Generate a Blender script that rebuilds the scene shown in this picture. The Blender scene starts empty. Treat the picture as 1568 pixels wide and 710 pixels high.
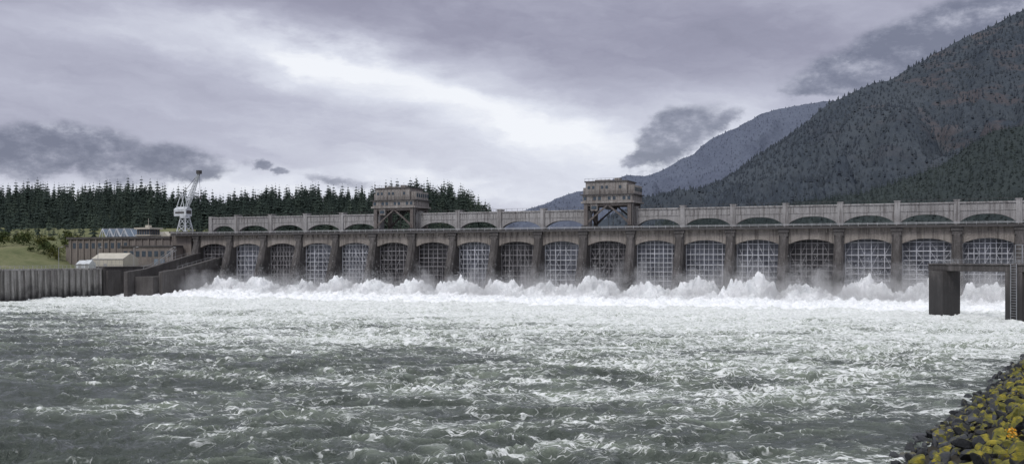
import bpy, math, random
import numpy as np
import bmesh
from mathutils import Vector, Matrix

random.seed(7); rng=np.random.default_rng(11)
scene=bpy.context.scene
H=15.0; F=1524.0; CX=784.0; HY=397.0
TH=math.atan(F/3552.0); ct,st=math.cos(TH),math.sin(TH)
D0=(-124.4,439.0); PITCH=18.3

def L2W(lx,ly): return (D0[0]+lx*ct+ly*st, D0[1]-lx*st+ly*ct)
def W2L(X,Y):
    dx,dy=X-D0[0],Y-D0[1]
    return dx*ct-dy*st, dx*st+dy*ct

# ------------------------------------------------------------------ nodes helper
class E:
    def __init__(s,t,o): s.t=t; s.o=o
    def m(s,op,b=None,c=None,clamp=False):
        n=s.t.nodes.new('ShaderNodeMath'); n.operation=op; n.use_clamp=clamp
        for i,v in enumerate((s,b,c)):
            if v is None: continue
            if isinstance(v,E): s.t.links.new(v.o,n.inputs[i])
            else: n.inputs[i].default_value=float(v)
        return E(s.t,n.outputs[0])
    def __add__(s,b): return s.m('ADD',b)
    __radd__=__add__
    def __sub__(s,b): return s.m('SUBTRACT',b)
    def __rsub__(s,b): return (s*-1.0)+b
    def __mul__(s,b): return s.m('MULTIPLY',b)
    __rmul__=__mul__
    def __truediv__(s,b): return s.m('DIVIDE',b)
    def clamp(s): return s.m('ADD',0.0,clamp=True)
    def abs(s): return s.m('ABSOLUTE')
    def exp(s): return s.m('EXPONENT')
    def pw(s,b): return s.m('POWER',b)
    def mx(s,b): return s.m('MAXIMUM',b)
    def ss(s,a,b):
        n=s.t.nodes.new('ShaderNodeMapRange'); n.interpolation_type='SMOOTHSTEP'
        s.t.links.new(s.o,n.inputs[0])
        for i,v in ((1,a),(2,b)):
            if isinstance(v,E): s.t.links.new(v.o,n.inputs[i])
            else: n.inputs[i].default_value=v
        return E(s.t,n.outputs[0])
def comb(t,x,y,z):
    n=t.nodes.new('ShaderNodeCombineXYZ')
    for i,v in enumerate((x,y,z)):
        if isinstance(v,E): t.links.new(v.o,n.inputs[i])
        else: n.inputs[i].default_value=float(v)
    return E(t,n.outputs[0])
def sep(t,v):
    n=t.nodes.new('ShaderNodeSeparateXYZ'); t.links.new(v.o,n.inputs[0])
    return [E(t,n.outputs[i]) for i in range(3)]
def noi(t,vec,scale=1.0,detail=4,rough=0.55,dist=0.0):
    n=t.nodes.new('ShaderNodeTexNoise'); t.links.new(vec.o,n.inputs['Vector'])
    n.inputs['Scale'].default_value=scale; n.inputs['Detail'].default_value=detail
    n.inputs['Roughness'].default_value=rough; n.inputs['Distortion'].default_value=dist
    return E(t,n.outputs[0])
def mixc(t,f,a,b):
    n=t.nodes.new('ShaderNodeMix'); n.data_type='RGBA'
    if isinstance(f,E): t.links.new(f.o,n.inputs[0])
    else: n.inputs[0].default_value=f
    for i,v in ((6,a),(7,b)):
        if isinstance(v,E): t.links.new(v.o,n.inputs[i])
        else: n.inputs[i].default_value=(*v,1)
    return E(t,n.outputs[2])
def ramp(t,f,stops):
    n=t.nodes.new('ShaderNodeValToRGB'); t.links.new(f.o,n.inputs[0])
    el=n.color_ramp.elements
    while len(el)<len(stops): el.new(0.5)
    for e,(p,c) in zip(el,stops): e.position=p; e.color=(*c,1)
    return E(t,n.outputs[0])
def newmat(name):
    m=bpy.data.materials.new(name); m.use_nodes=True; t=m.node_tree
    b=t.nodes['Principled BSDF']; return m,t,b
def objc(t):
    n=t.nodes.new('ShaderNodeTexCoord'); return E(t,n.outputs['Object'])
def geop(t):
    n=t.nodes.new('ShaderNodeNewGeometry'); return E(t,n.outputs['Position'])
def attr(t,name):
    n=t.nodes.new('ShaderNodeAttribute'); n.attribute_name=name; return E(t,n.outputs['Fac'])
def bump(t,b,h,dist=0.1,strength=1.0):
    n=t.nodes.new('ShaderNodeBump'); n.inputs['Distance'].default_value=dist; n.inputs['Strength'].default_value=strength
    t.links.new(h.o,n.inputs['Height']); t.links.new(n.outputs[0],b.inputs['Normal'])

# ------------------------------------------------------------------ materials
def m_concrete(name,light,dark,k=0.5,stain=(0.05,0.045,0.042),wet=None):
    m,t,b=newmat(name); p=objc(t); x,y,z=sep(t,p)
    n1=noi(t,p,0.12,6,0.65); sv=comb(t,x*1.1,y*1.1,z*0.07); n2=noi(t,sv,1.0,5,0.7)
    n3=noi(t,p,2.5,4,0.6)
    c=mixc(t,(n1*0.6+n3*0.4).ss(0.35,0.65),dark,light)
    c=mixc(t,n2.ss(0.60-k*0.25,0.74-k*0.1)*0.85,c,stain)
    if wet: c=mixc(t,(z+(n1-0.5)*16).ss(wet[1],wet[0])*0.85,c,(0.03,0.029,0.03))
    t.links.new(c.o,b.inputs['Base Color']); b.inputs['Roughness'].default_value=0.85
    bump(t,b,n3,0.15,0.6); return m
def m_plain(name,c,rough=0.6,var=0.35,scale=1.5,metal=0):
    m,t,b=newmat(name); p=objc(t); x,y,z=sep(t,p)
    n=noi(t,comb(t,x,y,z*0.4),scale,5,0.65)
    cc=mixc(t,n.ss(0.35,0.7),c,tuple(v*(1-var) for v in c))
    t.links.new(cc.o,b.inputs['Base Color']); b.inputs['Roughness'].default_value=rough
    b.inputs['Metallic'].default_value=metal
    return m
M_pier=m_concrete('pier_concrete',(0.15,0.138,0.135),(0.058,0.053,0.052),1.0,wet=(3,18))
M_beam=m_concrete('arch_concrete',(0.32,0.29,0.262),(0.18,0.16,0.146),0.7,(0.09,0.078,0.07))
M_up=m_concrete('parapet_concrete',(0.38,0.37,0.37),(0.25,0.242,0.243),0.65,(0.12,0.11,0.108))
M_dark=m_concrete('dark_concrete',(0.11,0.103,0.10),(0.055,0.05,0.05),0.6)
M_wall=m_concrete('quay_concrete',(0.33,0.32,0.305),(0.20,0.19,0.18),0.6,(0.09,0.085,0.08),wet=(0,5))
M_bld=m_concrete('building_concrete',(0.24,0.21,0.19),(0.15,0.13,0.118),0.5,(0.08,0.07,0.065))
M_crane=m_concrete('weathered_paint',(0.34,0.32,0.305),(0.20,0.185,0.175),0.7,(0.10,0.08,0.07))
M_steeld=m_plain('dark_steel',(0.07,0.065,0.065),0.6)
M_steel=m_plain('grey_steel',(0.30,0.31,0.33),0.5)
M_white=m_plain('white_paint',(0.60,0.63,0.66),0.5,0.3,0.8)
M_gbar=m_plain('gate_paint_pale',(0.62,0.63,0.67),0.5,0.4,0.3)
M_gbard=m_plain('gate_paint_weathered',(0.31,0.30,0.31),0.6,0.45,0.3)
M_skin=m_plain('gate_skin_pale',(0.27,0.28,0.315),0.6,0.45,0.3)  # skin colour paled to stand in for spray mist over the gates
M_skind=m_plain('gate_skin_weathered',(0.13,0.125,0.13),0.6,0.5,0.3)
M_cream=m_plain('cream_cladding',(0.50,0.47,0.40),0.6,0.15,0.4)
M_glass=m_plain('window_glass',(0.05,0.07,0.09),0.15,0.3)
M_blue=m_plain('blue_panel',(0.20,0.26,0.33),0.5)
M_rail=m_plain('galvanised_rail',(0.38,0.38,0.39),0.5)
M_asph=m_plain('asphalt',(0.06,0.06,0.06),0.9)

# ------------------------------------------------------------------ mesh helpers
def empty(name,loc=(0,0,0),rz=0):
    o=bpy.data.objects.new(name,None); scene.collection.objects.link(o); o.location=loc; o.rotation_euler=(0,0,rz); return o
def mesh_np(name,V,Fc,mat,parent=None,attrs=None,smooth=False):
    V=np.asarray(V,dtype=np.float32); Fc=np.asarray(Fc,dtype=np.int32)
    me=bpy.data.meshes.new(name); me.vertices.add(len(V)); me.vertices.foreach_set('co',V.ravel())
    m,k=Fc.shape; me.loops.add(m*k); me.loops.foreach_set('vertex_index',Fc.ravel())
    me.polygons.add(m); me.polygons.foreach_set('loop_start',np.arange(m,dtype=np.int32)*k)
    me.polygons.foreach_set('loop_total',np.full(m,k,dtype=np.int32))
    me.polygons.foreach_set('use_smooth',np.full(m,smooth,dtype=bool))
    me.update(calc_edges=True)
    if attrs:
        for a,v in attrs.items():
            at=me.attributes.new(a,'FLOAT','POINT'); at.data.foreach_set('value',np.asarray(v,dtype=np.float32))
    me.materials.append(mat)
    o=bpy.data.objects.new(name,me); scene.collection.objects.link(o)
    if parent: o.parent=parent
    return o
class MB:
    def __init__(s): s.v=[]; s.f=[]
    def add(s,vs,fs):
        b=len(s.v); s.v+=vs; s.f+=[tuple(i+b for i in f) for f in fs]
    def box(s,x0,x1,y0,y1,z0,z1):
        s.add([(x0,y0,z0),(x1,y0,z0),(x1,y1,z0),(x0,y1,z0),(x0,y0,z1),(x1,y0,z1),(x1,y1,z1),(x0,y1,z1)],
          [(0,3,2,1),(4,5,6,7),(0,1,5,4),(1,2,6,5),(2,3,7,6),(3,0,4,7)])
    def hexa(s,bot,top):
        s.add(list(bot)+list(top),[(0,3,2,1),(4,5,6,7),(0,1,5,4),(1,2,6,5),(2,3,7,6),(3,0,4,7)])
    def prism(s,loop0,loop1):
        n=len(loop0)
        s.add(list(loop0)+list(loop1),[tuple(range(n))[::-1],tuple(range(n,2*n))]+[(i,(i+1)%n,n+(i+1)%n,n+i) for i in range(n)])
    def beam(s,p,q,w,h=None):
        h=h or w; p=Vector(p); q=Vector(q); d=(q-p).normalized()
        up=Vector((0,0,1)) if abs(d.z)<0.95 else Vector((0,1,0))
        a=d.cross(up).normalized()*w/2; c=a.cross(d).normalized()*h/2
        s.hexa([tuple(p-a-c),tuple(p+a-c),tuple(p+a+c),tuple(p-a+c)],[tuple(q-a-c),tuple(q+a-c),tuple(q+a+c),tuple(q-a+c)])
    def arch(s,x0,x1,zt,zs,zc,y0,y1,n=14,pwr=2.0):
        vs=[];fs=[]
        for i in range(n+1):
            t=i/n; x=x0+(x1-x0)*t; z=zs+(zc-zs)*(1-abs(2*t-1)**pwr)
            vs+=[(x,y0,z),(x,y0,zt),(x,y1,zt),(x,y1,z)]
        for i in range(n):
            a=4*i;b=a+4
            fs+=[(a,b,b+1,a+1),(a+1,b+1,b+2,a+2),(a+2,b+2,b+3,a+3),(a+3,b+3,b,a)]
        fs+=[(0,1,2,3),(4*n+3,4*n+2,4*n+1,4*n)]
        s.add(vs,fs)
    def cyl(s,x,y,z0,z1,r,r2=None,n=10):
        r2=r if r2 is None else r2
        s.prism([(x+r*math.cos(2*math.pi*i/n),y+r*math.sin(2*math.pi*i/n),z0) for i in range(n)],
                [(x+r2*math.cos(2*math.pi*i/n),y+r2*math.sin(2*math.pi*i/n),z1) for i in range(n)])
    def build(s,name,mat,parent=None,bevel=0):
        me=bpy.data.meshes.new(name); me.from_pydata(s.v,[],s.f); me.update()
        bm=bmesh.new(); bm.from_mesh(me); bmesh.ops.recalc_face_normals(bm,faces=bm.faces); bm.to_mesh(me); bm.free()
        me.materials.append(mat); o=bpy.data.objects.new(name,me); scene.collection.objects.link(o)
        if parent: o.parent=parent
        if bevel:
            md=o.modifiers.new('bevel','BEVEL'); md.width=bevel; md.segments=1
        return o

# numpy noise
PERM=rng.permutation(256); PERM=np.concatenate([PERM,PERM,PERM])
ANG=rng.random(256)*2*np.pi; GX,GY=np.cos(ANG),np.sin(ANG)
def n2(x,y):
    xi=np.floor(x).astype(np.int64); yi=np.floor(y).astype(np.int64); fx=x-xi; fy=y-yi
    xi&=255; yi&=255; u=fx*fx*fx*(fx*(fx*6-15)+10); v=fy*fy*fy*(fy*(fy*6-15)+10)
    def g(ix,iy,dx,dy):
        h=PERM[PERM[ix&255]+(iy&255)]; return GX[h]*dx+GY[h]*dy
    a=g(xi,yi,fx,fy); b=g(xi+1,yi,fx-1,fy); c=g(xi,yi+1,fx,fy-1); d=g(xi+1,yi+1,fx-1,fy-1)
    return ((a+(b-a)*u)+((c+(d-c)*u)-(a+(b-a)*u))*v)*1.5
def fbm(x,y,o=4,g=0.5):
    r=0;a=1
    for i in range(o): r=r+a*n2(x+i*17.3,y+i*9.1); x=x*2.03;y=y*2.03;a*=g
    return r
def rid(x,y,o=4,g=0.5):
    r=0;a=1
    for i in range(o): r=r+a*(1-np.abs(n2(x+i*7.7,y+i*31.3))*2); x=x*2.1;y=y*2.1;a*=g
    return r
def sstep(v,a,b):
    t=np.clip((v-a)/(b-a),0,1); return t*t*(3-2*t)
def gridfaces(nr,nc):
    i=np.arange(nr-1)[:,None]*nc+np.arange(nc-1)[None]; i=i.ravel()
    return np.stack([i,i+1,i+nc+1,i+nc],1)

# ------------------------------------------------------------------ SPILLWAY DAM
dam=empty('spillway_dam',(D0[0],D0[1],0),-TH)
ZD=26.8
piers=MB(); cap=MB(); beams=MB(); up=MB(); upd=MB(); ribs=MB()
for i in range(-1,19):
    x=i*PITCH; w=1.55
    def prof(z):
        return -0.6-9.0*((25.2-z)/27.0)**1.15
    zs=[-2,3,8,13,18,22,25.2]
    for a,b in zip(zs[:-1],zs[1:]):
        def sec(z):
            yn=prof(z); wt=w*(1+0.2*(25.2-z)/27)
            return [(x-wt,yn+1.1,z),(x-wt*0.55,yn,z),(x+wt*0.55,yn,z),(x+wt,yn+1.1,z),(x+wt,9,z),(x-wt,9,z)]
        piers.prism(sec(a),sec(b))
    cap.box(x-1.9,x+1.9,-1.25,0.2,24.3,25.54)
    cap.box(x-1.55,x+1.55,-1.0,0.1,22.9,24.297)
for i in range(-1,18):
    x0=i*PITCH+1.56; x1=(i+1)*PITCH-1.56
    beams.arch(x0,x1,25.78,20.2,21.9,0.35,1.9,16,2.2)
    for k in range(1,6):
        xx=x0+(x1-x0)*k/6; ribs.box(xx-0.18,xx+0.18,-0.15,0.347,24.2,25.75)
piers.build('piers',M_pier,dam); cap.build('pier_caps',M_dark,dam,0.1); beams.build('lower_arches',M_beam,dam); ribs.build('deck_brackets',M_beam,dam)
deck=MB(); deck.box(-32,345,-1.4,15,25.8,26.5); deck.build('deck',M_dark,dam)
road=MB(); road.box(-32,345,-0.8,14.4,26.504,26.56); road.build('road',M_asph,dam)
edge=MB(); edge.box(-32,345,-1.75,-1.403,25.55,26.15); edge.build('deck_edge_beam',M_steeld,dam)
rail=MB(); rail.box(-32,345,-1.7,-1.5,26.75,26.95); rail.box(-32,345,-1.65,-1.55,27.15,27.25)
for k in range(126):
    xx=-31.5+k*3; rail.box(xx-0.06,xx+0.06,-1.66,-1.54,26.15,27.3)
rail.build('guard_rail',M_rail,dam)
skip=(4,9)
for i in range(-1,18):
    x0=i*PITCH+0.9; x1=(i+1)*PITCH-0.9
    if i in skip: continue
    if i==-1: x0=-13.5
    up.arch(x0,x1,33.4,27.4,29.9,4.6,6.8,18,2.6)
    upd.box(x0,x1,4.25,7.1,33.403,33.9)
    upd.box(x0,x1,4.45,4.598,31.0,31.25)
    n=int((x1-x0)/1.65)
    for k in range(n+1):
        xx=x0+(x1-x0)*k/n
        if k in(0,n): continue
        up.box(xx-0.12,xx+0.12,4.42,4.597,31.253,33.38)
for i in list(range(0,19)):
    x=i*PITCH; up.box(x-0.9,x+0.9,4.1,7.3,26.5,34.4); upd.box(x-1.05,x+1.05,3.95,7.45,34.4,34.7)
up.box(-15.3,-13.5,4.1,7.3,26.5,34.2)
up.build('runway_arches',M_up,dam,0.04); upd.build('runway_cornice',M_up,dam)
urail=MB()
for xx in np.arange(-14,330,2.3):
    if any(s*PITCH-1<xx<(s+1)*PITCH+1 for s in skip): continue
    urail.box(xx-0.04,xx+0.04,5,5.08,33.9,34.9)
for a,b in ((-14,4*PITCH-1),(5*PITCH+1,9*PITCH-1),(10*PITCH+1,330)):
    urail.box(a,b,5,5.06,34.85,34.93)
urail.build('runway_handrail',M_steeld,dam)
# gates
bright={3,4,7,9,11,12,13,15,16,17,1}
for b in range(0,18):
    x0=(b-1)*PITCH+1.5; x1=b*PITCH-1.5
    br=b in bright
    r=random.Random(b+40); zb=4.0+r.uniform(-1,1.2)
    g=MB(); g.box(x0,x1,4.2,4.5,zb,23)
    g.build('gate_skin_%d'%b,M_skin if br else M_skind,dam)
    t=MB(); nh=r.choice((10,11,12)); nv=r.choice((8,9,10)); zoff=r.uniform(-.6,.3)
    for k in range(nh):
        z=zb+0.3+(22.3-zb+zoff)*k/(nh-1); hh=0.28 if k%2==0 else 0.14
        t.box(x0+.05,x1-.05,3.0,4.19,z-0.04,z+0.04); t.box(x0+.05,x1-.05,2.75,3.0,z-hh/2,z+hh/2)
    for k in range(nv):
        xx=x0+0.3+(x1-x0-0.6)*k/(nv-1); ww=0.11 if k%2==0 else 0.06
        t.box(xx-ww,xx+ww,2.5,2.747,zb,22.6+zoff)
    sty=r.random()
    if sty<0.8:
        for k in range(0,nv-1,1 if sty<.25 else 2):
            for q in range(0,nh-2,2):
                xa=x0+0.3+(x1-x0-0.6)*k/(nv-1); xb=x0+0.3+(x1-x0-0.6)*(k+1)/(nv-1)
                za=zb+0.3+(22.3-zb+zoff)*q/(nh-1); zc=zb+0.3+(22.3-zb+zoff)*(q+2)/(nh-1)
                if r.random()<.5: xa,xb=xb,xa
                t.beam((xa,2.62,za),(xb,2.62,zc),0.11)
    t.build('gate_truss_%d'%b,M_gbar if br else M_gbard,dam)
back=MB(); back.box(-40,345,9,14,-3,25.7); back.build('ogee_body',M_dark,dam)
lw=MB()
for x,yt,zt_ in ((-5.2,-27,16.0),(-17,-34,18.0)):
    lw.prism([(x-1,0,-3),(x-1,0,zt_),(x-1,-4,zt_-.6),(x-1,yt,11.0),(x-1,yt-10,10.0),(x-1,yt-10,-3)],
             [(x+1,0,-3),(x+1,0,zt_),(x+1,-4,zt_-.6),(x+1,yt,11.0),(x+1,yt-10,10.0),(x+1,yt-10,-3)])
lw.box(-27,-3.5,-24,8.9,-3,10.6)
lw.box(-16,-6.3,-40,-24.1,-3,8)
lw.build('fish_ladder_walls',M_dark,dam,0.08)
lr=MB()
for x,yt,zt_ in ((-5.2,-27,16.0),(-17,-34,18.0)):
    for k in range(9):
        s=k/8; y=-4+(yt+4)*s; z=zt_-.6+(11-zt_+.6)*s; lr.box(x-.05,x+.05,y-.05,y+.05,z,z+1.1)
    lr.beam((x,-4,zt_+.5),(x,yt,12.1),0.09)
lr.build('ladder_rail',M_rail,dam)

# ------------------------------------------------------------------ GANTRY CRANES
M_steel2=m_concrete('rusty_frame',(0.17,0.15,0.142),(0.09,0.078,0.074),0.5,(0.06,0.042,0.036))
def gantry(bay):
    X,Y=L2W(bay*PITCH,0); g=empty('gantry_crane',(X,Y,0),-TH)
    f=MB(); d=MB(); h=MB(); z0=26.56; zt=36
    xs=(0.6,17.6); ys=(1.2,12.6)
    for x in xs:
        for y in ys:
            f.box(x-.7,x+.7,y-.7,y+.7,z0+1.2,zt)
            d.box(x-1.8,x+1.8,y-.55,y+.55,z0,z0+1.198)
    for y in ys:
        f.beam((xs[0]+.7,y,zt-6.8),(9.1,y,zt-0.6),0.55); f.beam((xs[1]-.7,y,zt-6.8),(9.1,y,zt-0.6),0.55)
        f.beam((xs[0]+.7,y,z0+2),(6.0,y,zt-3.0),0.35); f.beam((xs[1]-.7,y,z0+2),(12.2,y,zt-3.0),0.35)
        f.box(xs[0]+.7,xs[1]-.7,y-.35,y+.35,zt-1.0,zt-.01)
    for x in xs:
        f.beam((x,ys[0]+.7,z0+2),(x,ys[1]-.7,zt-1),0.4); f.beam((x,ys[1]-.7,z0+2),(x,ys[0]+.7,zt-1),0.4)
        f.box(x-.4,x+.4,ys[0]+.7,ys[1]-.7,zt-1.2,zt-.01)
    h.box(-1.2,19.4,0,14,zt,zt+0.7)
    h.box(-0.6,18.8,0.5,13.5,zt+0.7,zt+3.0)
    d.box(-1.4,19.6,-.2,14.2,zt+3.0,zt+3.35)
    h.box(0.4,16.4,1.0,12.6,zt+3.35,zt+7.9)
    h.box(16.4,19.2,1.6,12.0,zt+3.35,zt+6.6)
    h.box(-0.9,0.398,2.0,10,zt+3.35,zt+6.0)
    d.box(0.0,16.8,0.6,13.0,zt+7.9,zt+8.35)
    h.box(3,9,4,9,zt+8.35,zt+9.0); h.box(11,13,3,6,zt+8.35,zt+9.4)
    w=MB()
    for k in range(9):
        x=1.2+k*1.75
        if k in(0,1,3,4,7): w.box(x,x+0.95,0.93,0.998,zt+5.4,zt+6.5)
        h.box(x+1.2,x+1.4,0.85,0.997,zt+3.4,zt+7.8)
    for k in range(10):
        x=-0.2+k*1.9
        if k%3!=1: w.box(x,x+1.1,0.43,0.498,zt+1.2,zt+2.4)
    for k in range(6):
        y=2.0+k*1.8; w.box(19.2,19.27,y,y+1,zt+4.4,zt+5.8)
    r=MB()
    for x in np.arange(-1.2,19.5,1.6): r.box(x-.04,x+.04,-.1,-.02,zt+3.35,zt+4.5)
    r.box(-1.2,19.5,-.1,-.03,zt+4.42,zt+4.5); r.box(-1.2,19.5,-.1,-.03,zt+3.9,zt+3.96)
    for x in np.arange(0.2,16.6,1.6): r.box(x-.04,x+.04,.7,.78,zt+8.35,zt+9.3)
    r.box(0.2,16.6,.7,.77,zt+9.23,zt+9.3)
    r.box(18.5,19.1,0.6,1.2,z0,zt)
    d.box(7.5,10.7,3,8,zt-2.2,zt-.01); h.box(2.5,5.2,0.6,3.0,zt-2.8,zt-.01); w.box(2.8,4.9,0.53,0.597,zt-2.2,zt-1.0)
    for x in(8.2,10.0): r.beam((x,5,zt-2.2),(x,5,z0+0.3),0.12)
    f.build('frame',M_steel2,g); d.build('trucks_and_trim',M_steeld,g); h.build('machinery_house',M_crane,g,0.05); w.build('windows',M_glass,g); r.build('handrails',M_steeld,g)
gantry(9); gantry(4)

# ------------------------------------------------------------------ left quay wall
qx,qy=L2W(-27,0)
quay=empty('quay_wall',(qx,qy,0),-TH)
q=MB(); q.box(-4,-0.6,-230,-46,-4,10.8); q.box(-4.3,-0.2,-230,-46,10.8,11.5)
for k in range(60):
    y=-47.5-k*3.0; q.hexa([(-.6,y-.45,-4),(.6,y-.45,-4),(.6,y+.45,-4),(-.6,y+.45,-4)],[(-.6,y-.45,10.79),(0.1,y-.45,10.79),(0.1,y+.45,10.79),(-.6,y+.45,10.79)])
q.build('ribbed_wall',M_wall,quay)
q=MB(); q.box(-4,0.3,-45.99,-8,-4,11.6); q.box(-4.3,.6,-45.9,-8,11.603,12.1); q.box(0.3,2.4,-30,-22,-4,9); q.box(0.3,1.6,-45,-38,-4,10.5)
q.build('old_wall',M_dark,quay,0.08)
q=MB()
for k in range(110):
    y=-10-k*2; q.box(-.6,-.5,y-.05,y+.05,11.5,12.7)
q.box(-.6,-.52,-230,-10,12.62,12.7); q.box(-.6,-.54,-230,-10,12.2,12.25)
q.build('railing',M_rail,quay)

# ------------------------------------------------------------------ powerhouse building & surroundings
def lemp(name,px,Z):
    return empty(name,((px-CX)/F*Z,Z,0),-TH)
pb=lemp('powerhouse_building',105,478)
b=MB(); d=MB(); w=MB(); bl=MB()
b.box(0,62,0,26,10,24.6); d.box(-.8,62.8,-.8,27,24.6,25.6)
b.box(40,70,-7,-.01,10,20.6); d.box(39.5,70.5,-7.5,-.81,20.6,21.3)
b.box(62.01,74,0.5,20,10,27); d.box(61.5,74.5,0,21,27.0,27.6)
b.box(-4,-.01,2,20,10,21.5); d.box(-4.5,-.82,1.5,20.5,21.5,22)
for k in range(15):
    x=1.5+k*4; b.box(x,x+.7,-.5,-.003,10,24.58)
    if k<14 and x<36: w.box(x+1.3,x+3.2,-.08,-.003,20.2,22.8)
for k in range(8):
    x=41.5+k*3.6; w.box(x,x+2.2,-7.08,-7.003,16.2,18.8)
    if k in(1,5,6): bl.box(x,x+2.2,-7.12,-7.003,12.2,15.2)
b.build('walls',M_bld,pb,0.05); d.build('roof_slabs',M_dark,pb); w.build('windows',M_glass,pb); bl.build('doors',M_blue,pb)
tw=lemp('control_tower',209,470)
b=MB(); w=MB(); d=MB()
b.box(0,8,0,7,12,26.4); w.box(0.3,7.7,.3,6.7,26.4,29.2); d.box(-.8,8.8,-.8,7.8,29.2,30.0); d.box(-.5,8.5,-.5,7.5,26.1,26.6)
for k in range(6): b.box(0.2+k*1.45,0.5+k*1.45,0.1,.29,26.6,29.19)
for k in range(6): b.box(7.72,7.9,0.2+k*1.25,0.5+k*1.25,26.6,29.19)
d.box(3,5,2.5,4.5,30,31.2); d.beam((4,3.5,31.2),(4,3.5,34.5),0.12)
b.build('shaft',M_bld,tw); w.build('glazing',M_glass,tw); d.build('roof',M_cream,tw)
tr=lemp('steel_truss_frames',152,486)
a=MB(); r2=MB()
for j,y in enumerate((0,4,8)):
    for k in range(4):
        x=k*4.6; a.beam((x,y,25.6),(x+2.0,y,29.9),.34); a.beam((x+2.0,y,29.9),(x+4.6,y,25.9),.34); a.beam((x,y,25.7),(x+4.6,y,25.7),.34); a.beam((x+2,y,29.9),(x+2.2,y,25.7),.24)
for k in range(4):
    a.beam((k*4.6+2,0,29.9),(k*4.6+2,8,29.9),.34)
    r2.add([(k*4.6+2.1,0,29.75),(k*4.6+4.5,0,26),(k*4.6+4.5,8,26),(k*4.6+2.1,8,29.75)],[(0,1,2,3)])
a.build('trusses',M_white,tr); r2.build('panels',M_blue,tr)
tr2=lemp('roof_skylight',238,474); a=MB()
for k in range(3): a.prism([(k*4,0,25.7),(k*4+4,0,25.7),(k*4+1.2,0,28.2)],[(k*4,6,25.7),(k*4+4,6,25.7),(k*4+1.2,6,28.2)])
a.build('sawtooth',M_cream,tr2)
def shed(name,px,Z,L,Wd,z0,ze,zr,mat):
    s=lemp(name,px,Z); a=MB()
    a.prism([(0,0,z0),(0,0,ze),(0,Wd/2,zr),(0,Wd,ze),(0,Wd,z0)],[(L,0,z0),(L,0,ze),(L,Wd/2,zr),(L,Wd,ze),(L,Wd,z0)])
    a.build('shell',mat,s)
    d=MB(); n=max(2,int(L/2.2))
    for k in range(n): d.box(k*L/n+.2,k*L/n+.3,-.06,-.003,z0,ze-.05)
    d.box(L*.4,L*.4+1.6,-.08,-.004,z0,z0+2.2); d.box(-.2,L+.2,-.25,-.07,ze-.25,ze)
    d.build('trim',M_rail,s)
shed('storage_shed',140,435,18,9,11,15.3,17.8,M_cream)
shed('white_tent',116,430,4,4,11,13,14.6,M_white)
shed('white_tent',127,428,3.4,4,11,13,14.8,M_white)
sf=lemp('steel_stair',232,440); a=MB()
for k in range(12): a.box(k*1.1,k*1.1+1.0,0,1.6,12+k*0.62,12.1+k*0.62)
for y in(0,1.6):
    a.beam((0,y,12),(12.5,y,19.1),.22); a.beam((0,y,13.2),(12.5,y,20.3),.1)
    for k in range(5): a.beam((k*3,y,10.8),(k*3,y,12+k*1.7),.18)
a.build('stair',M_rail,sf)
for px,Z in((90,420),(150,420),(262,432),(205,425)):
    lp=lemp('street_lamp',px,Z); a=MB(); a.cyl(0,0,11,20,.14,.09); a.beam((0,0,19.9),(1.8,0,20.3),.12); a.box(1.4,2.5,-.2,.2,20.15,20.4); a.build('pole',M_rail,lp)

# portal crane
pc=lemp('portal_crane',275,462); a=MB(); d=MB()
legs=[(-3.2,-3.2),(3.2,-3.2),(3.2,3.2),(-3.2,3.2)]; top=[(-1.4,-1.4),(1.4,-1.4),(1.4,1.4),(-1.4,1.4)]
off=3.2
for (x,y),(u,v) in zip(legs,top): a.beam((x+off,y,24),(u+off,v,34),.42)
for k in range(4):
    for za,zb in((0,.33),(.33,.66),(.66,1)):
        l0,t0=legs[k],top[k]; l1,t1=legs[(k+1)%4],top[(k+1)%4]
        f=lambda l,t,s:(l[0]+(t[0]-l[0])*s+off,l[1]+(t[1]-l[1])*s,24+10*s)
        a.beam(f(l0,t0,za),f(l1,t1,zb),.2); a.beam(f(l1,t1,za),f(l0,t0,zb),.2); a.beam(f(l0,t0,zb),f(l1,t1,zb),.22)
a.cyl(off,0,34,35.0,2.4)
a.box(off-4.8,off+2.2,-2,2,35.0,38.2); a.prism([(off-4.8,-2,38.2),(off+2.2,-2,38.2),(off+2.2,0,39.4),(off-4.8,0,39.4)],[(off-4.8,2,38.2),(off+2.2,2,38.2),(off+2.2,.3,39.4),(off-4.8,.3,39.4)])
d.box(off+1.6,off+2.25,-1.6,1.6,36,37.6); d.box(off-4,off+1.2,-2.06,-1.99,36.2,37.0)
for y in(-1.2,1.2):
    a.beam((off-4,y,38.7),(off-1.2,y,45.5),.3); a.beam((off+.6,y,38.7),(off-1.2,y,45.5),.3)
a.beam((off-1.2,-1.2,45.5),(off-1.2,1.2,45.5),.3)
B0=Vector((off+.6,0,38.0)); B1=Vector((off+8.6,-.5,54.6)); dirv=(B1-B0); pv=Vector((0.8,0,-0.33)); qv=Vector((0,0.8,0.0))
n=13
def bp(s,i):
    sc=1.0-0.6*abs(s-0.35)/0.65 if s>0.35 else 0.5+0.5*s/0.35
    c=B0+dirv*s; return c+pv*sc*(1 if i in(1,2) else -1)+qv*sc*(1 if i in(2,3) else -1)
for k in range(n):
    for i in range(4):
        a.beam(bp(k/n,i),bp((k+1)/n,i),.2); a.beam(bp(k/n,i),bp((k+1)/n,(i+1)%4),.13); a.beam(bp(k/n,i),bp(k/n,(i+1)%4),.12)
d.box(B1.x-.9,B1.x+.9,B1.y-.9,B1.y+.9,B1.z-.4,B1.z+1.2)
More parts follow.
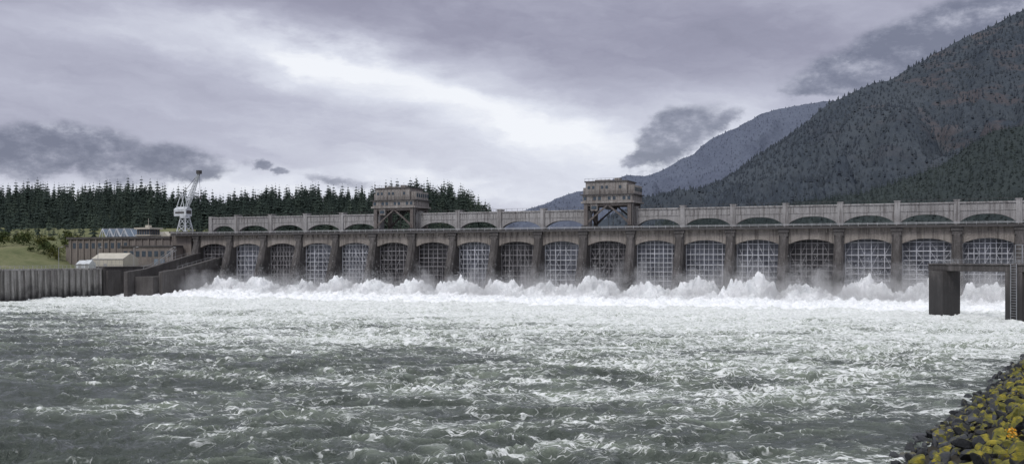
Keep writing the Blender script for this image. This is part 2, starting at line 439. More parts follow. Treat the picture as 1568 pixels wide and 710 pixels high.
d.beam((off-1.2,0,45.5),B1,.14); d.beam((off-1.2,.6,45.5),B0+dirv*.6,.12); d.beam(B1,(B1.x+.8,B1.y,44),.1); d.box(B1.x+.4,B1.x+1.2,B1.y-.3,B1.y+.3,42.8,44)
a.build('lattice',M_white,pc); d.build('rigging',M_steeld,pc)

# ------------------------------------------------------------------ right frame structure
fr=empty('fish_gate_frame'); a=MB(); d=MB()
pa=Vector((117.3,270,0)); pb2=Vector((125.6,246.5,0)); dv=(pb2-pa).normalized(); nv=Vector((-dv.y,dv.x,0))
def col(c,l,wd,z0,z1,mb=a):
    q=[c-dv*l-nv*wd,c+dv*l-nv*wd,c+dv*l+nv*wd,c-dv*l+nv*wd]
    mb.hexa([(v.x,v.y,z0) for v in q],[(v.x,v.y,z1) for v in q])
col(pa,2.6,3.0,-4,11.9); col(pb2,2.6,1.9,-4,11.9)
mid=(pa+pb2)/2; L=(pb2-pa).length/2
col(mid+dv*8,L+12,1.9,11.9,13.5); col(mid+dv*8,L+12,2.2,13.5,13.9)
col(pb2+dv*14,2.0,2.0,-4,11.9)
a.build('concrete_frame',M_pier,fr,0.1)
rr=MB()
for k in range(22):
    c=pa+dv*(-2+k*1.8)+nv*-2
    rr.box(c.x-.05,c.x+.05,c.y-.05,c.y+.05,13.9,15.0)
for z in(14.4,14.95):
    p=pa+dv*-2+nv*-2; q_=pb2+dv*17+nv*-2; rr.beam((p.x,p.y,z),(q_.x,q_.y,z),.07)
tc_=pb2+dv*1.0+nv*0
for sx in(-1.1,1.1):
    for sy in(-1.1,1.1):
        c=tc_+dv*sx+nv*sy; rr.box(c.x-.09,c.x+.09,c.y-.09,c.y+.09,13.9,18.6)
for k in range(5):
    z=14.6+k; cs=[tc_+dv*sx+nv*sy for sx,sy in((-1.1,-1.1),(1.1,-1.1),(1.1,1.1),(-1.1,1.1))]
    for i in range(4): rr.beam((cs[i].x,cs[i].y,z),(cs[(i+1)%4].x,cs[(i+1)%4].y,z),.1)
for k in range(20):
    c=pb2-nv*2.3+dv*.5; z=1+k*.65
    rr.beam((c.x-dv.x*.9,c.y-dv.y*.9,z),(c.x+dv.x*.9,c.y+dv.y*.9,z),.1)
for s in(-.9,.9):
    c=pb2-nv*2.3+dv*(.5+s); rr.box(c.x-.08,c.x+.08,c.y-.08,c.y+.08,0,14)
rr.build('ladder_and_railing',M_steel,fr)

# ------------------------------------------------------------------ terrain
def m_ground(name,cols,scale,rough=0.95,bd=0.5):
    m,t,b=newmat(name); p=geop(t); n1=noi(t,p,scale,8,0.65); n2_=noi(t,p,scale*9,5,0.7)
    c=ramp(t,(n1*0.6+n2_*0.4),cols); t.links.new(c.o,b.inputs['Base Color']); b.inputs['Roughness'].default_value=rough
    b.inputs['Specular IOR Level'].default_value=0.1
    bump(t,b,n2_,bd,0.8); return m
M_grass=m_ground('grass_bank',[(0.35,(0.09,0.105,0.05)),(0.5,(0.145,0.155,0.08)),(0.65,(0.21,0.20,0.12))],0.06)
M_floor=m_ground('forest_floor',[(0.35,(0.025,0.032,0.022)),(0.65,(0.05,0.06,0.04))],0.03)
M_bed=m_ground('riverbed_ground',[(0.3,(0.05,0.06,0.05)),(0.7,(0.09,0.09,0.08))],0.01)
mesh_np('ground',[(-9000,-2000,-5),(9000,-2000,-5),(9000,12000,-5),(-9000,12000,-5)],[(0,1,2,3)],M_bed)
def island_h(X,Y):
    lx,ly=W2L(X,Y)
    return 11.2+13*sstep(-X+ (Y-430)*0.35,215,265)*sstep(Y,405,515)+ 10*sstep(Y,520,620)+fbm(X/25,Y/25,4)*0.8*sstep(-X,205,230)
lx=np.linspace(-700,-28.2,200); ly=np.linspace(-240,160,160); LX,LY=np.meshgrid(lx,ly)
WX,WY=L2W(LX,LY); WZ=island_h(WX,WY)
mesh_np('grass_bank',np.stack([WX,WY,WZ],-1).reshape(-1,3),gridfaces(160,200),M_grass,smooth=True)
TP=[(-900,275),(-300,285),(0,285),(60,282),(100,290),(150,286),(200,279),(235,289),(270,296),(330,297),(400,292),(470,289),(540,291),(580,286),(620,281),(680,280),(705,287),(730,301),(752,318),(770,345),(800,390),(1000,398)]
tpx=np.array([(p[0]-CX)/F*800 for p in TP]); tpz=np.array([15+(HY-p[1])/F*800-15.5 for p in TP])
def hill_h(X,Y):
    c=np.interp(X*800/np.maximum(Y,700),tpx,tpz); base=np.where(X<-60,20,8)
    base=np.minimum(base,c)
    return base+(c-base)*sstep(Y,530,800)+fbm(X/60,Y/60,3)*2.5*sstep(Y,560,700)-sstep(Y,860,1200)*20
xs=np.linspace(-1100,120,260); ysv=np.linspace(525,1250,120); X_,Y_=np.meshgrid(xs,ysv)
mesh_np('forest_hill',np.stack([X_,Y_,hill_h(X_,Y_)],-1).reshape(-1,3),gridfaces(120,260),M_floor,smooth=True)

def ridge(name,pts,Zr,Df,base,mat,amp,nc=420,nr=150,crest_amp=6):
    px=np.array([p[0] for p in pts],float); py=np.array([p[1] for p in pts],float)
    cxs=(px-CX)/F*Zr; cz=15+(HY-py)/F*Zr
    def h(X,Y):
        s=(Y-(Zr-Df))/Df
        c=np.interp(X,cxs,cz)
        fr=np.where(s<=1,np.clip(s,0,1)**1.15,np.clip(1-(s-1)/0.6,0,1))
        wx=X+fbm(X/900,Y/900,3)*200
        g=(rid(wx/ (Df*0.28),Y/(Df*0.55),5,0.5)-1.2)
        fade=np.clip(s,0,1)*np.clip(1.0-s,0,1)*2.8
        return base+(c-base)*fr+g*amp*fade*np.clip((c-base)/250,0.1,1)+fbm(X/70,Y/70,4)*crest_amp
    xx=np.linspace(cxs[0],cxs[-1],nc); yy=np.linspace(Zr-Df,Zr+Df*0.6,nr); XX,YY=np.meshgrid(xx,yy)
    mesh_np(name,np.stack([XX,YY,h(XX,YY)],-1).reshape(-1,3),gridfaces(nr,nc),mat,smooth=True)
    return h,(cxs[0],cxs[-1],Zr-Df,Zr)
def m_mtn(name,g1,g2,rock=None,scale=0.004):
    m,t,b=newmat(name); p=geop(t); x,y,z=sep(t,p)
    n1=noi(t,p,scale,9,0.62); n3=noi(t,p,scale*14,6,0.7)
    c=mixc(t,(n1*0.5+n3*0.5).ss(0.38,0.62),g1,g2)
    if rock:
        nr_=noi(t,comb(t,x*0.8,y*0.5,z*2.2),scale*1.2,8,0.65)
        mk=nr_.ss(0.50,0.58)*z.ss(180,420)*x.ss(900,1500)
        c=mixc(t,mk*0.8,c,rock)
    t.links.new(c.o,b.inputs['Base Color']); b.inputs['Roughness'].default_value=1; b.inputs['Specular IOR Level'].default_value=0
    bump(t,b,n3,12,0.7); return m
M_A=m_mtn('distant_slope_haze_tint',(0.115,0.132,0.18),(0.14,0.16,0.21),scale=0.003)  # blue-grey aerial haze painted into the base colour, strongest on this ridge
M_B=m_mtn('mountain_slope_haze_tint',(0.060,0.073,0.092),(0.086,0.10,0.116),(0.115,0.105,0.112))  # slope colours include a painted blue-grey distance haze; last colour is cliff rock
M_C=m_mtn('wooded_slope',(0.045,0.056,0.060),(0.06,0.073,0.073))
A_pts=[(700,345),(780,330),(810,321),(840,310),(870,296),(900,290),(930,277),(960,268),(985,270),(1010,262),(1040,246),(1062,236),(1075,222),(1100,207),(1130,194),(1165,174),(1195,166),(1235,159),(1275,154),(1320,170),(1500,180),(1900,150),(2300,200)]
B_pts=[(900,345),(960,322),(985,304),(1040,293),(1090,285),(1120,268),(1150,246),(1190,219),(1225,192),(1260,166),(1300,143),(1335,127),(1370,118),(1400,99),(1440,76),(1480,55),(1520,39),(1568,13),(1650,-40),(1800,-70),(2100,-60),(2500,0)]
C_pts=[(1040,340),(1100,330),(1180,319),(1260,307),(1330,294),(1380,280),(1420,262),(1450,248),(1480,225),(1510,207),(1540,199),(1568,194),(1620,180),(1750,160),(2000,180),(2400,160)]
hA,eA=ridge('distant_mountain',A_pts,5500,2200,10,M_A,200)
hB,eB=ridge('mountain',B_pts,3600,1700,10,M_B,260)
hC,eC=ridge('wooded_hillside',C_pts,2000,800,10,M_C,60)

# ------------------------------------------------------------------ trees
def m_tree(name,c1,c2,c3):
    m,t,b=newmat(name); r=attr(t,'rnd'); p=geop(t); n=noi(t,p,0.35,3,0.6); nb=noi(t,p,0.006,5,0.6)
    c=ramp(t,(r*0.45+n*0.25+nb.ss(.3,.7)*.3),[(0.15,c1),(0.5,c2),(0.85,c3)]); t.links.new(c.o,b.inputs['Base Color'])
    b.inputs['Roughness'].default_value=0.9; b.inputs['Specular IOR Level'].default_value=0.1; return m
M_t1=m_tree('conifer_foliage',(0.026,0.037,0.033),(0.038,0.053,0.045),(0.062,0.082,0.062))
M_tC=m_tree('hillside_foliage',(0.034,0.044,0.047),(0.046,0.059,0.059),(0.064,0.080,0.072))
M_tB=m_tree('mountain_foliage_haze_tint',(0.052,0.063,0.082),(0.064,0.077,0.094),(0.080,0.094,0.107))  # tree green muted towards blue to paint in the haze at this range
M_tA=m_tree('distant_foliage_haze_tint',(0.11,0.128,0.176),(0.124,0.143,0.192),(0.137,0.157,0.206))  # foliage colour is mostly painted air haze, matching the far ridge
def conifer(seed,layers=9,nb=8,wd=1.0):
    r=random.Random(seed); V=[];Fs=[]
    def tri(a,b,c): k=len(V); V.extend([a,b,c]); Fs.append((k,k+1,k+2))
    for i in range(4):
        a0=i*math.pi/2;a1=a0+math.pi/2; tri((.018*math.cos(a0),.018*math.sin(a0),0),(.018*math.cos(a1),.018*math.sin(a1),0),(0,0,1.0))
    for l in range(layers):
        s=l/(layers-1); z=0.10+0.84*s; R=wd*(0.22*(1-s)**0.85+0.015)*r.uniform(.75,1.2)
        for k in range(nb):
            a=2*math.pi*(k+r.random()*.7)/nb; rr=R*r.uniform(.5,1.25); da=0.42+.15*r.random()
            zt=z+0.075*(1.1-s)+r.uniform(-.01,.02); ze=z-0.045*r.uniform(.3,1.3)*(1.2-s)
            c0=(0.02*math.cos(a),0.02*math.sin(a),zt)
            tip=(rr*math.cos(a),rr*math.sin(a),ze)
            l1=(rr*.62*math.cos(a-da),rr*.62*math.sin(a-da),ze-.012); r1=(rr*.62*math.cos(a+da),rr*.62*math.sin(a+da),ze-.012)
            tri(c0,l1,tip); tri(c0,tip,r1)
    return np.array(V),np.array(Fs)
def simple_tree(seed):
    r=random.Random(seed); V=[];Fs=[]
    for z0,z1,R in((0.0,.6,.22),(.33,.82,.17),(.6,1.0,.10)):
        n=5; b=len(V); a0=r.random()*6
        V.extend([(R*r.uniform(.7,1.2)*math.cos(a0+i*2*math.pi/n),R*r.uniform(.7,1.2)*math.sin(a0+i*2*math.pi/n),z0+r.uniform(-.03,.03)) for i in range(n)]); V.append((0,0,z1))
        Fs.extend([(b+i,b+(i+1)%n,b+n) for i in range(n)])
    return np.array(V),np.array(Fs)
def scatter(name,variants,P,M,mat,smooth=False,parent=None):
    Vs=[];Fs=[];R=[];off=0; n=len(P); vi=rng.integers(0,len(variants),n); rn=rng.random(n)
    for k,(V,Fc) in enumerate(variants):
        idx=np.where(vi==k)[0]
        if len(idx)==0: continue
        W=np.einsum('nij,vj->nvi',M[idx],V)+P[idx][:,None,:]
        Vs.append(W.reshape(-1,3)); FF=Fc[None]+ (np.arange(len(idx))*len(V))[:,None,None]+off
        Fs.append(FF.reshape(-1,3)); R.append(np.repeat(rn[idx],len(V))); off+=len(idx)*len(V)
    return mesh_np(name,np.concatenate(Vs),np.concatenate(Fs),mat,parent,{'rnd':np.concatenate(R)},smooth)
def treeM(n,h0,h1,wf=(0.8,1.3),pw=1.3):
    a=rng.random(n)*6.283; h=h0+(h1-h0)*rng.random(n)**pw; w=h*rng.uniform(wf[0],wf[1],n)*(h0*1.4/h)**.35
    M=np.zeros((n,3,3)); M[:,0,0]=np.cos(a)*w;M[:,0,1]=-np.sin(a)*w;M[:,1,0]=np.sin(a)*w;M[:,1,1]=np.cos(a)*w;M[:,2,2]=h
    return M
def jgrid(x0,x1,y0,y1,sp):
    gx,gy=np.meshgrid(np.arange(x0,x1,sp),np.arange(y0,y1,sp)); gx=gx+rng.uniform(-.5,.5,gx.shape)*sp; gy=gy+rng.uniform(-.5,.5,gy.shape)*sp
    return gx.ravel(),gy.ravel()
def broadleaf(seed,n=150):
    r=np.random.default_rng(seed); cen=r.normal(0,1,(10,3))*[.17,.17,.18]+[0,0,.5]
    V=[];Fs=[]
    for i in range(n):
        c=cen[r.integers(10)]+r.normal(0,.07,3); d=r.normal(0,1,(3,3))*r.uniform(.025,.05)
        k=len(V); V.extend(list(c+d)); Fs.append((k,k+1,k+2))
    for a in range(3):
        k=len(V); V.extend([np.array([.02*math.cos(a*2),.02*math.sin(a*2),0]),np.array([.02*math.cos(a*2+2),.02*math.sin(a*2+2),0]),np.array([0,0,.6])]); Fs.append((k,k+1,k+2))
    return np.array(V),np.array(Fs)
cv=[conifer(s,9,8,1.05) for s in range(8)]+[conifer(20+s,10,7,.85) for s in range(4)]+[broadleaf(1)]
sv=[simple_tree(s) for s in range(8)]
gx,gy=jgrid(-620,60,545,850,6.2)
z=hill_h(gx,gy); keep=(z>9)&(np.abs(gx/gy)<0.72)&~((gx>-230)&(gy<600)&(gx<-60)&(rng.random(len(gx))<.7)); gx,gy,z=gx[keep],gy[keep],z[keep]
scatter('pine_forest',cv,np.stack([gx,gy,z-1],1),treeM(len(gx),9,23,(.85,1.35),2.4),M_t1)
def forest(name,h,x0,x1,y0,y1,sp,h0,h1,mat,zmin=14,var=sv,wf=(.8,1.3)):
    gx,gy=jgrid(x0,x1,y0,y1,sp); z=h(gx,gy); k=(z>zmin)&(gx/gy<0.75); gx,gy,z=gx[k],gy[k],z[k]
    scatter(name,var,np.stack([gx,gy,z-2],1),treeM(len(gx),h0,h1,wf,1.8),mat)
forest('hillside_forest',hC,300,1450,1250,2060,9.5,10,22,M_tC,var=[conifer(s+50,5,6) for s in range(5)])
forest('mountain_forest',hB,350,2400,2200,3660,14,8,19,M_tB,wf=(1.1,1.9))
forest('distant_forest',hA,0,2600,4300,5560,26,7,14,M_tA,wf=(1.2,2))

def shrub(seed,n=260):
    r=np.random.default_rng(seed); cen=r.normal(0,.33,(9,3))*[1,1,.6]+[0,0,.55]
    V=[];Fs=[]
    for i in range(n):
        c=cen[r.integers(9)]+r.normal(0,.16,3); s=r.uniform(.05,.11); d=r.normal(0,1,(3,3))*s
        k=len(V); V.extend(list(c+d)); Fs.append((k,k+1,k+2))
    for i in range(5):
        k=len(V); c=cen[i]; V.extend([np.array([-.03,0,0]),np.array([.03,0,0]),c]); Fs.append((k,k+1,k+2))
    return np.array(V),np.array(Fs)
M_sh=m_tree('shrub_foliage',(0.035,0.05,0.02),(0.06,0.08,0.03),(0.12,0.12,0.04))
n=70; sx=rng.uniform(-330,-212,n); sy=rng.uniform(465,540,n); szz=island_h(sx,sy)
scatter('shrubs',[shrub(s) for s in range(4)],np.stack([sx,sy,szz],1),treeM(n,2.0,6.5,(.9,1.4)),M_sh)

# ------------------------------------------------------------------ WATER
NR,NC=800,1200
Yv=40*np.exp(np.linspace(0,1,NR)*math.log(470/40)); tv=np.linspace(-1,1,NC)
WXg=(30+0.66*Yv)[:,None]*tv[None]; WYg=np.repeat(Yv[:,None],NC,1)
lxg,lyg=W2L(WXg,WYg); dd=-lyg
wx=WXg+fbm(WXg/9,WYg/9,3)*3.0; wy=WYg+fbm(WXg/9+50,WYg/9+9,3)*3.0
h=0.60*fbm(wx/16,wy/10,2)
r1=(1-np.abs(n2(wx/8.0,wy/4.4))*2)
r2_=(1-np.abs(n2(wx/3.6+9,wy/2.2+4))*2)
r3_=(1-np.abs(n2(wx/1.5+3,wy/1.0+40))*2)
r4_=(1-np.abs(n2(wx/0.6+3,wy/0.5+40))*2)
patch=0.6+0.4*sstep(fbm(WXg/38,WYg/30,3),-.5,.5)
r1p=np.sign(r1)*np.abs(r1)**1.8
h=h+patch*(0.60*r1p+0.30*np.abs(r2_)**1.5*np.sign(r2_)+0.12*r3_+0.04*r4_*(WYg<160))-0.45
turb=1.0+0.7*np.exp(-np.maximum(dd-10,0)/55)
calm=1-0.6*sstep((WXg*0.843-WYg*0.537)+ (0.537*73-0.843*27.6),-14,0)*(WYg<170)
Hw=h*turb*calm
crest=sstep(0.6*r1+0.35*r2_+0.2*r3_,0.66,1.1)
cov=1.05-sstep(dd,30,280)**0.85*0.84
cov=cov+fbm(WXg/55+3,WYg/18,4)*0.22+fbm(WXg/14,WYg/5,3)*0.12
cov=cov-0.18*sstep(-(WXg)-0.36*WYg,-6,20)*sstep(WYg,400,300)
cov=cov+0.35*np.exp(-np.maximum(dd-15,0)/25)
m,t,b=newmat('turbulent_water')
p=geop(t); x,y,zz=sep(t,p); cva=attr(t,'cov'); cra=attr(t,'crest')
w1=noi(t,p,0.20,3,0.55)-0.5; w2=noi(t,comb(t,x+37,y+11,0),0.20,3,0.55)-0.5
q=comb(t,x*0.7+w1*9.0,(y+w2*7.0)*1.5,0)
q2=comb(t,x*0.7+w2*6.0+17,(y+w1*6.0)*1.5,5)
la=noi(t,q,0.28,3,0.5); lb=noi(t,q2,0.70,3,0.5); lc=noi(t,q,2.1,3,0.55)
brk=noi(t,comb(t,x*.8,y*1.3,0),0.8,5,0.65)
wid=cva.ss(0.05,1.1)
def line(n,k): return (1.0-(n-0.5).abs()*k)
ra=line(la,30.0).ss(-0.3,1.0); rb=line(lb,20.0).ss(-0.2,1.0); rc=line(lc,12.0).ss(-.1,1.0)
lace=(ra*0.85).mx(rb*0.70).mx(rc*0.48)+cra*0.28
foam=(lace*(0.72+wid*0.4)+(brk-0.5)*1.0+cva*0.85-0.62).ss(0.0,0.46)
milk=(cva+cra*0.28+(noi(t,p,0.12,5,0.6)-0.5)*1.0+0.10).ss(0.15,1.05)
base=mixc(t,milk,(0.050,0.062,0.052),(0.29,0.335,0.265))
fcol=mixc(t,noi(t,p,1.2,5,.65).ss(.35,.62),(0.66,0.695,0.67),(0.90,0.915,0.915))
col=mixc(t,foam*0.95,base,fcol)
t.links.new(col.o,b.inputs['Base Color'])
t.links.new((foam*0.6+0.10+milk*0.2).o,b.inputs['Roughness']); b.inputs['IOR'].default_value=1.33
hb=lb*1.0+rb*0.12+rc*0.10+brk*0.4+noi(t,p,5,3,0.6)*0.08
bump(t,b,hb,0.45,0.75)
M_water=m
mesh_np('river_water',np.stack([WXg,WYg,Hw],-1).reshape(-1,3),gridfaces(NR,NC),M_water,attrs={'cov':cov.ravel(),'crest':crest.ravel()},smooth=True)
rv=MB(); rv.box(-27,900,14.1,110,18,22); rvo=rv.build('reservoir_water',m_plain('calm_water',(0.05,0.07,0.07),0.1),None); rvo.location=(D0[0],D0[1],0); rvo.rotation_euler=(0,0,-TH)

# boiling foam below gates
gxn=np.arange(-40,345,0.32); gyn=np.arange(-60,3,0.36); FX,FY=np.meshgrid(gxn,gyn)
fx2=FX+fbm(FX/6,FY/6,3)*2.2
bay=(fx2/PITCH)%1.0; bc=np.sin(np.pi*bay)**0.7; bid=np.floor(fx2/PITCH)
rightg=1+0.22*sstep(FX,120,300)
amp=(6.0+0.9*np.sin(bid*2.3)+fbm(FX/9,FY/9,2)*1.2)*rightg
along=np.exp(-((FY+12.5+2.0*np.sin(bid*1.7))/8.0)**2)
sh=0.55*np.exp(-((FY+27)/12)**2)
endm=sstep(FX,-16,4)
hump=(bc*0.85+0.15)*amp*along+sh*amp*0.5
bil=np.abs(n2(FX/4.2,FY/4.2+bid))*1.6+np.abs(n2(FX/2.0+5,FY/2.0))*1.0+np.abs(n2(FX/0.9+5,FY/0.9))*0.6
FZ=(hump*(0.74+0.26*bil))*(0.25+0.75*endm)+ (bil-1.0)*0.7*sstep(FY,-60,-40) -1.6+1.9*sstep(FY,-58,-36)*sstep(FX,-40,-25)
m,t,b=newmat('white_foam'); p=geop(t); nn=noi(t,p,1.1,7,0.7); n4=noi(t,p,0.25,5,.6)
c=mixc(t,(nn*.5+n4*.5).ss(0.36,0.6),(0.76,0.79,0.80),(0.93,0.94,0.96)); t.links.new(c.o,b.inputs['Base Color']); b.inputs['Roughness'].default_value=.9
bump(t,b,nn,0.5,0.5); M_foam=m
foam_o=mesh_np('boiling_foam',np.stack([FX,FY,FZ],-1).reshape(-1,3),gridfaces(len(gyn),len(gxn)),M_foam,smooth=True)
foam_o.location=(D0[0],D0[1],0); foam_o.rotation_euler=(0,0,-TH)
n=230000
dx=rng.uniform(0,340,n); bay=(dx/PITCH)%1; kp=rng.random(n)<(0.2+0.8*np.sin(np.pi*bay)); dx=dx[kp]; n=len(dx)
bay=(dx/PITCH)%1; bid=np.floor(dx/PITCH)
dy=-12.5-2.5*np.sin(bid*1.7)+rng.normal(0,5,n)
ah=(5.9+0.9*np.sin(bid*2.3))*(1+0.22*sstep(dx,120,300))*np.exp(-((dy+12.5)/8)**2)*(0.25+0.75*np.sin(np.pi*bay)**.7)
cl=np.maximum(0,fbm(dx/3,dy/3,3)+.35)
dz=ah*0.85+rng.exponential(1.0,n)*cl*2.4
P=np.stack([dx,dy,dz],1); tet=(np.array([(1,1,1),(-1,-1,1),(-1,1,-1),(1,-1,-1)])*.5,np.array([(0,1,2),(0,3,1),(0,2,3),(1,3,2)]))
s=rng.uniform(.04,.12,n); M=np.zeros((n,3,3))
for i in range(3): M[:,i,i]=s*rng.uniform(.6,1.4,n)
so=scatter('water_spray',[tet],P,M,M_foam); so.location=(D0[0],D0[1],0); so.rotation_euler=(0,0,-TH)

# mist volume
mv=MB(); mv.box(-60,345,-34,-1.8,0.2,19); mo=mv.build('mist',M_foam,None); mo.location=(D0[0],D0[1],0); mo.rotation_euler=(0,0,-TH)
m=bpy.data.materials.new('mist'); m.use_nodes=True; t=m.node_tree; t.nodes.clear()
out=t.nodes.new('ShaderNodeOutputMaterial'); vs=t.nodes.new('ShaderNodeVolumeScatter'); t.links.new(vs.outputs[0],out.inputs['Volume'])
p=objc(t); x,y,z=sep(t,p); n1=noi(t,comb(t,x,y,z*0.8),0.13,3,0.6)
thr=z*0.021+0.29+x.ss(260,60)*0.07
den=(n1-thr).mx(0.0)*0.62*z.ss(19,10)*y.ss(-34,-24)
t.links.new(den.o,vs.inputs['Density']); vs.inputs['Color'].default_value=(1,1,1,1); vs.inputs['Anisotropy'].default_value=-0.5
mo.data.materials[0]=m
try: m.cycles.volume_step_rate=8.0
except Exception as e: print(e)

# ------------------------------------------------------------------ riprap bank
sh0=np.array([27.6,73.0]); td=np.array([0.537,0.843]); rd=np.array([0.843,-0.537])
def bank_h(dist): return np.where(dist<14,dist*0.55,7.7+(dist-14)*0.12)-0.3
al=np.linspace(-110,230,180); di=np.linspace(-8,90,60); AL,DI=np.meshgrid(al,di)
BX=sh0[0]+td[0]*AL+rd[0]*DI; BY=sh0[1]+td[1]*AL+rd[1]*DI; BZ=np.minimum(bank_h(DI),10.5)+fbm(BX/4,BY/4,3)*0.25-0.3
mesh_np('riverbank',np.stack([BX,BY,BZ],-1).reshape(-1,3),gridfaces(60,180),m_ground('bank_soil',[(0.3,(0.03,0.03,0.025)),(0.7,(0.07,0.06,0.045))],0.8,bd=.1),smooth=True)
def rock(seed):
    r=np.random.default_rng(seed); bm=bmesh.new(); bmesh.ops.create_icosphere(bm,subdivisions=3,radius=1)
    V=np.array([v.co[:] for v in bm.verts]); Fc=np.array([[v.index for v in f.verts] for f in bm.faces]); bm.free()
    for k in range(11):
        nn=r.normal(0,1,3); nn/=np.linalg.norm(nn); d=r.uniform(.45,.75); e=np.maximum(0,V@nn-d); V=V-e[:,None]*nn
    V=V+r.normal(0,.008,V.shape)
    return V*[1.1,.8,.62],Fc
n=3800; a=rng.uniform(-50,150,n); d=np.abs(rng.uniform(-1.5,17,n))-1.2
P=np.stack([sh0[0]+td[0]*a+rd[0]*d, sh0[1]+td[1]*a+rd[1]*d, np.minimum(bank_h(d),10.5)+rng.uniform(-.35,.2,n)],1)
def randrot(n):
    q=rng.normal(0,1,(n,4)); q/=np.linalg.norm(q,axis=1)[:,None]; w,x,y,z=q.T
    return np.stack([np.stack([1-2*(y*y+z*z),2*(x*y-z*w),2*(x*z+y*w)],1),np.stack([2*(x*y+z*w),1-2*(x*x+z*z),2*(y*z-x*w)],1),np.stack([2*(x*z-y*w),2*(y*z+x*w),1-2*(x*x+y*y)],1)],1)
s=0.26+0.68*rng.random(n)**2.2; M=randrot(n)*s[:,None,None]
m,t,b=newmat('mossy_basalt'); p=geop(t); r=attr(t,'rnd'); g=t.nodes.new('ShaderNodeNewGeometry'); nx,ny,nz=sep(t,E(t,g.outputs['Normal']))
x,y,z=sep(t,p); n1=noi(t,p,0.30,4,0.6); n3=noi(t,p,7,5,0.7); n5=noi(t,p,1.8,5,0.7)
c=ramp(t,r*0.6+n3*0.4,[(0.2,(0.020,0.022,0.026)),(0.55,(0.048,0.052,0.059)),(0.9,(0.12,0.125,0.14))])
mm=(n1*1.3+nz*0.25+n5*0.9+r*0.25+z*0.025-1.36).ss(0.0,0.12)
mc=ramp(t,noi(t,p,1.6,5,.65),[(0.3,(0.045,0.052,0.010)),(0.5,(0.15,0.14,0.014)),(0.68,(0.36,0.29,0.02))])
c=mixc(t,mm*z.ss(0.2,1.2),c,mc); t.links.new(c.o,b.inputs['Base Color']); b.inputs['Roughness'].default_value=.75
bump(t,b,n3+n5*1.5,0.08,0.9)
scatter('riprap_rocks',[rock(s_) for s_ in range(12)],P,M,m)
lv=[];lf=[]
Zp=52.0; bx=(1551-CX)/F*Zp; dist=(bx-sh0[0])*rd[0]+(Zp-sh0[1])*rd[1]; bz=float(bank_h(np.array(dist)))+.5
r=random.Random(3)
for i in range(60):
    c=Vector((bx+r.gauss(0,.16),Zp+r.gauss(0,.16),bz+r.uniform(0,.45))); s=r.uniform(.05,.11)
    a=Vector((r.gauss(0,1),r.gauss(0,1),r.gauss(0,.6))).normalized()*s; bb=a.cross(Vector((r.gauss(0,1),r.gauss(0,1),1))).normalized()*s*.7
    k=len(lv); lv+=[tuple(c-a),tuple(c+bb),tuple(c+a*1.2),tuple(c-bb)]; lf.append((k,k+1,k+2,k+3))
mesh_np('autumn_seedling',lv,lf,m_plain('orange_leaves',(0.75,0.38,0.02),.6))

# ------------------------------------------------------------------ SKY
w=bpy.data.worlds.new('World'); scene.world=w; w.use_nodes=True; t=w.node_tree; t.nodes.clear()
tc=t.nodes.new('ShaderNodeTexCoord'); g=E(t,tc.outputs['Generated']); x,y,z=sep(t,g)
az=x.m('ARCTAN2',y); el=z.m('ARCSINE')
def conv(px,py):
    a=math.atan((px-CX)/F); e=math.atan((HY-py)/F*math.cos(a)); return a,e
wv=comb(t,az*6,el*14,0)
wa=noi(t,wv,1.0,6,0.6)-0.5; wb=noi(t,comb(t,az*6+9,el*14+4,2),1.0,6,0.6)-0.5
azw=az+wa*0.14; elw=el+wb*0.075
def blob(px,py,sx,sy,rot=0,A=azw,B=elw):
    a,e=conv(px,py); sx/=F; sy/=F; c,s=math.cos(rot),math.sin(rot)
    u=(A-a)*(c/sx)+(B-e)*(s/sx); v=(A-a)*(-s/sy)+(B-e)*(c/sy)
    return ((u*u+v*v)*-1.0).exp()
wisp=noi(t,comb(t,(az+el*0.35)*5.5+wa*1.2,(el+az*0.10)*24+wb*2.0,1),1.0,8,0.6)-0.5
wisp2=noi(t,comb(t,az*3.2+wb,(el+az*.08)*11+wa,5),1.0,5,0.55)-0.5
T=wisp*0.46+wisp2*0.50+0.52
for (px,py,sx,sy,rot,amp) in [(430,72,330,32,-0.12,.34),(690,150,260,42,-0.25,.30),(720,235,420,75,-0.05,.24),(1000,215,260,45,-.1,.14),
    (180,288,420,28,0,.36),(850,30,420,95,-.1,-.14),(1250,60,300,90,0.1,-.05),(150,150,300,55,-.05,-.06),(420,150,200,30,-.15,-.06),(160,5,420,28,-.05,-.12),(820,300,300,30,0,.14),(1180,150,160,40,0,.14),(520,215,150,22,-.2,-.08)]:
    T=T+blob(px,py,sx,sy,rot)*amp
T=T+el.ss(0.35,1.0)*0.7
sky=ramp(t,T.clamp(),[(0.0,(0.18,0.185,0.255)),(0.32,(0.33,0.33,0.43)),(0.60,(0.51,0.52,0.63)),(0.85,(0.74,0.765,0.86)),(1.0,(0.93,0.95,1.0))])
cn=noi(t,comb(t,az*14,el*24,0),1.0,9,0.66)-0.5; cn2=noi(t,comb(t,az*45,el*60,7),1.0,7,0.65)-0.5; cn3=noi(t,comb(t,az*14+31,el*24+7,3),1.0,6,0.6)-0.5
azc=az+cn3*0.085; elc=el+cn*0.035
K=None
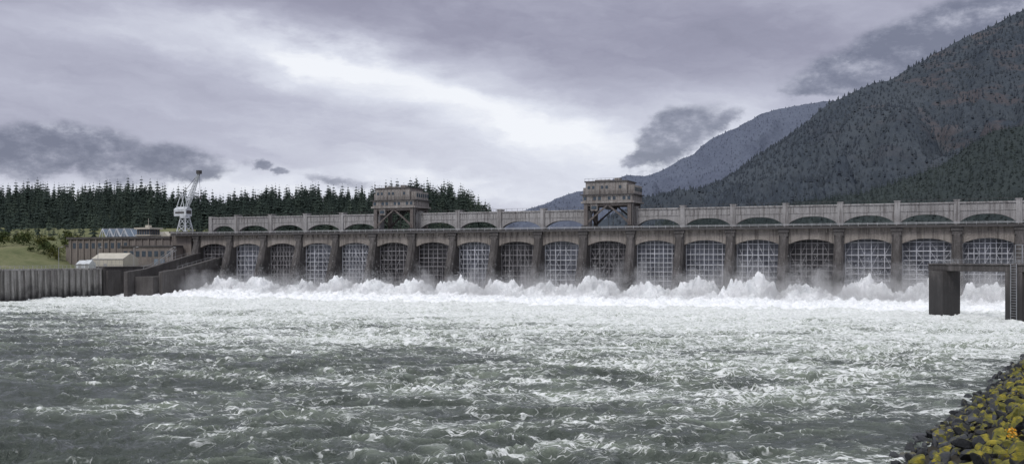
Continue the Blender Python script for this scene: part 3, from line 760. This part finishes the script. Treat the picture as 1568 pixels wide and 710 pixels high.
for (px,py,sx,sy,rot,amp) in [(95,226,120,40,.0,1.15),(20,245,90,30,0,1),(180,258,80,24,0,.9),(262,250,95,32,-.05,1.1),(385,254,26,11,0,.95),(424,261,24,8,0,.9),(5,212,40,10,0,.8),(520,272,90,10,-.1,.6),
    (1030,212,80,42,.45,1.2),(985,240,40,18,.2,1.0),(1090,190,50,24,.5,.8),(1285,115,85,38,.2,1.05),(1365,92,95,55,.35,1.2),(1440,55,75,48,.5,1.2),(1515,25,90,40,.4,1.15)]:
    bb=blob(px,py,sx,sy,rot,azc,elc)*amp; K=bb if K is None else K.mx(bb)
dens=K+cn*0.9+cn2*0.35
mask=dens.ss(0.36,0.72)
shn=noi(t,comb(t,az*14,(el+0.014)*24,0),1.0,9,0.66)-0.5
shade=((cn-shn)*3.2+cn2*0.9+0.42-(dens-0.6)*0.35).clamp()
cc=ramp(t,shade,[(0.1,(0.16,0.175,0.245)),(0.45,(0.235,0.25,0.33)),(0.95,(0.46,0.475,0.57))])
cloud=mixc(t,mask*0.86,sky,cc)
cloud=mixc(t,el.ss(-0.02,-0.10),cloud,(0.12,0.13,0.13))
st_=t.nodes.new('ShaderNodeTexSky'); st_.sky_type='NISHITA'; st_.sun_disc=False
SE,SA=math.radians(48),math.radians(215)
st_.sun_elevation=SE; st_.sun_rotation=SA
b1=t.nodes.new('ShaderNodeBackground'); b1.inputs[1].default_value=0.08; t.links.new(st_.outputs[0],b1.inputs[0])
b2=t.nodes.new('ShaderNodeBackground'); b2.inputs[1].default_value=1.0; t.links.new(cloud.o,b2.inputs[0])
mx=t.nodes.new('ShaderNodeMixShader'); mx.inputs[0].default_value=0.94; t.links.new(b1.outputs[0],mx.inputs[1]); t.links.new(b2.outputs[0],mx.inputs[2])
wo=t.nodes.new('ShaderNodeOutputWorld'); t.links.new(mx.outputs[0],wo.inputs[0])
sl=bpy.data.lights.new('sun','SUN'); sl.energy=1.4; sl.angle=math.radians(18); sl.color=(1,.975,.95)
so=bpy.data.objects.new('sun',sl); scene.collection.objects.link(so)
sd=Vector((math.sin(SA)*math.cos(SE),math.cos(SA)*math.cos(SE),math.sin(SE)))
so.rotation_euler=sd.to_track_quat('Z','Y').to_euler()

cam=bpy.data.cameras.new('camera'); co=bpy.data.objects.new('camera',cam); scene.collection.objects.link(co)
co.location=(0,0,H); co.rotation_euler=(math.pi/2,0,0); cam.sensor_width=36; cam.lens=F/1568*36
cam.shift_y=(HY-355)/1568; cam.clip_start=1; cam.clip_end=30000
scene.camera=co
scene.view_settings.view_transform='Standard'; scene.view_settings.look='None'; scene.view_settings.exposure=0
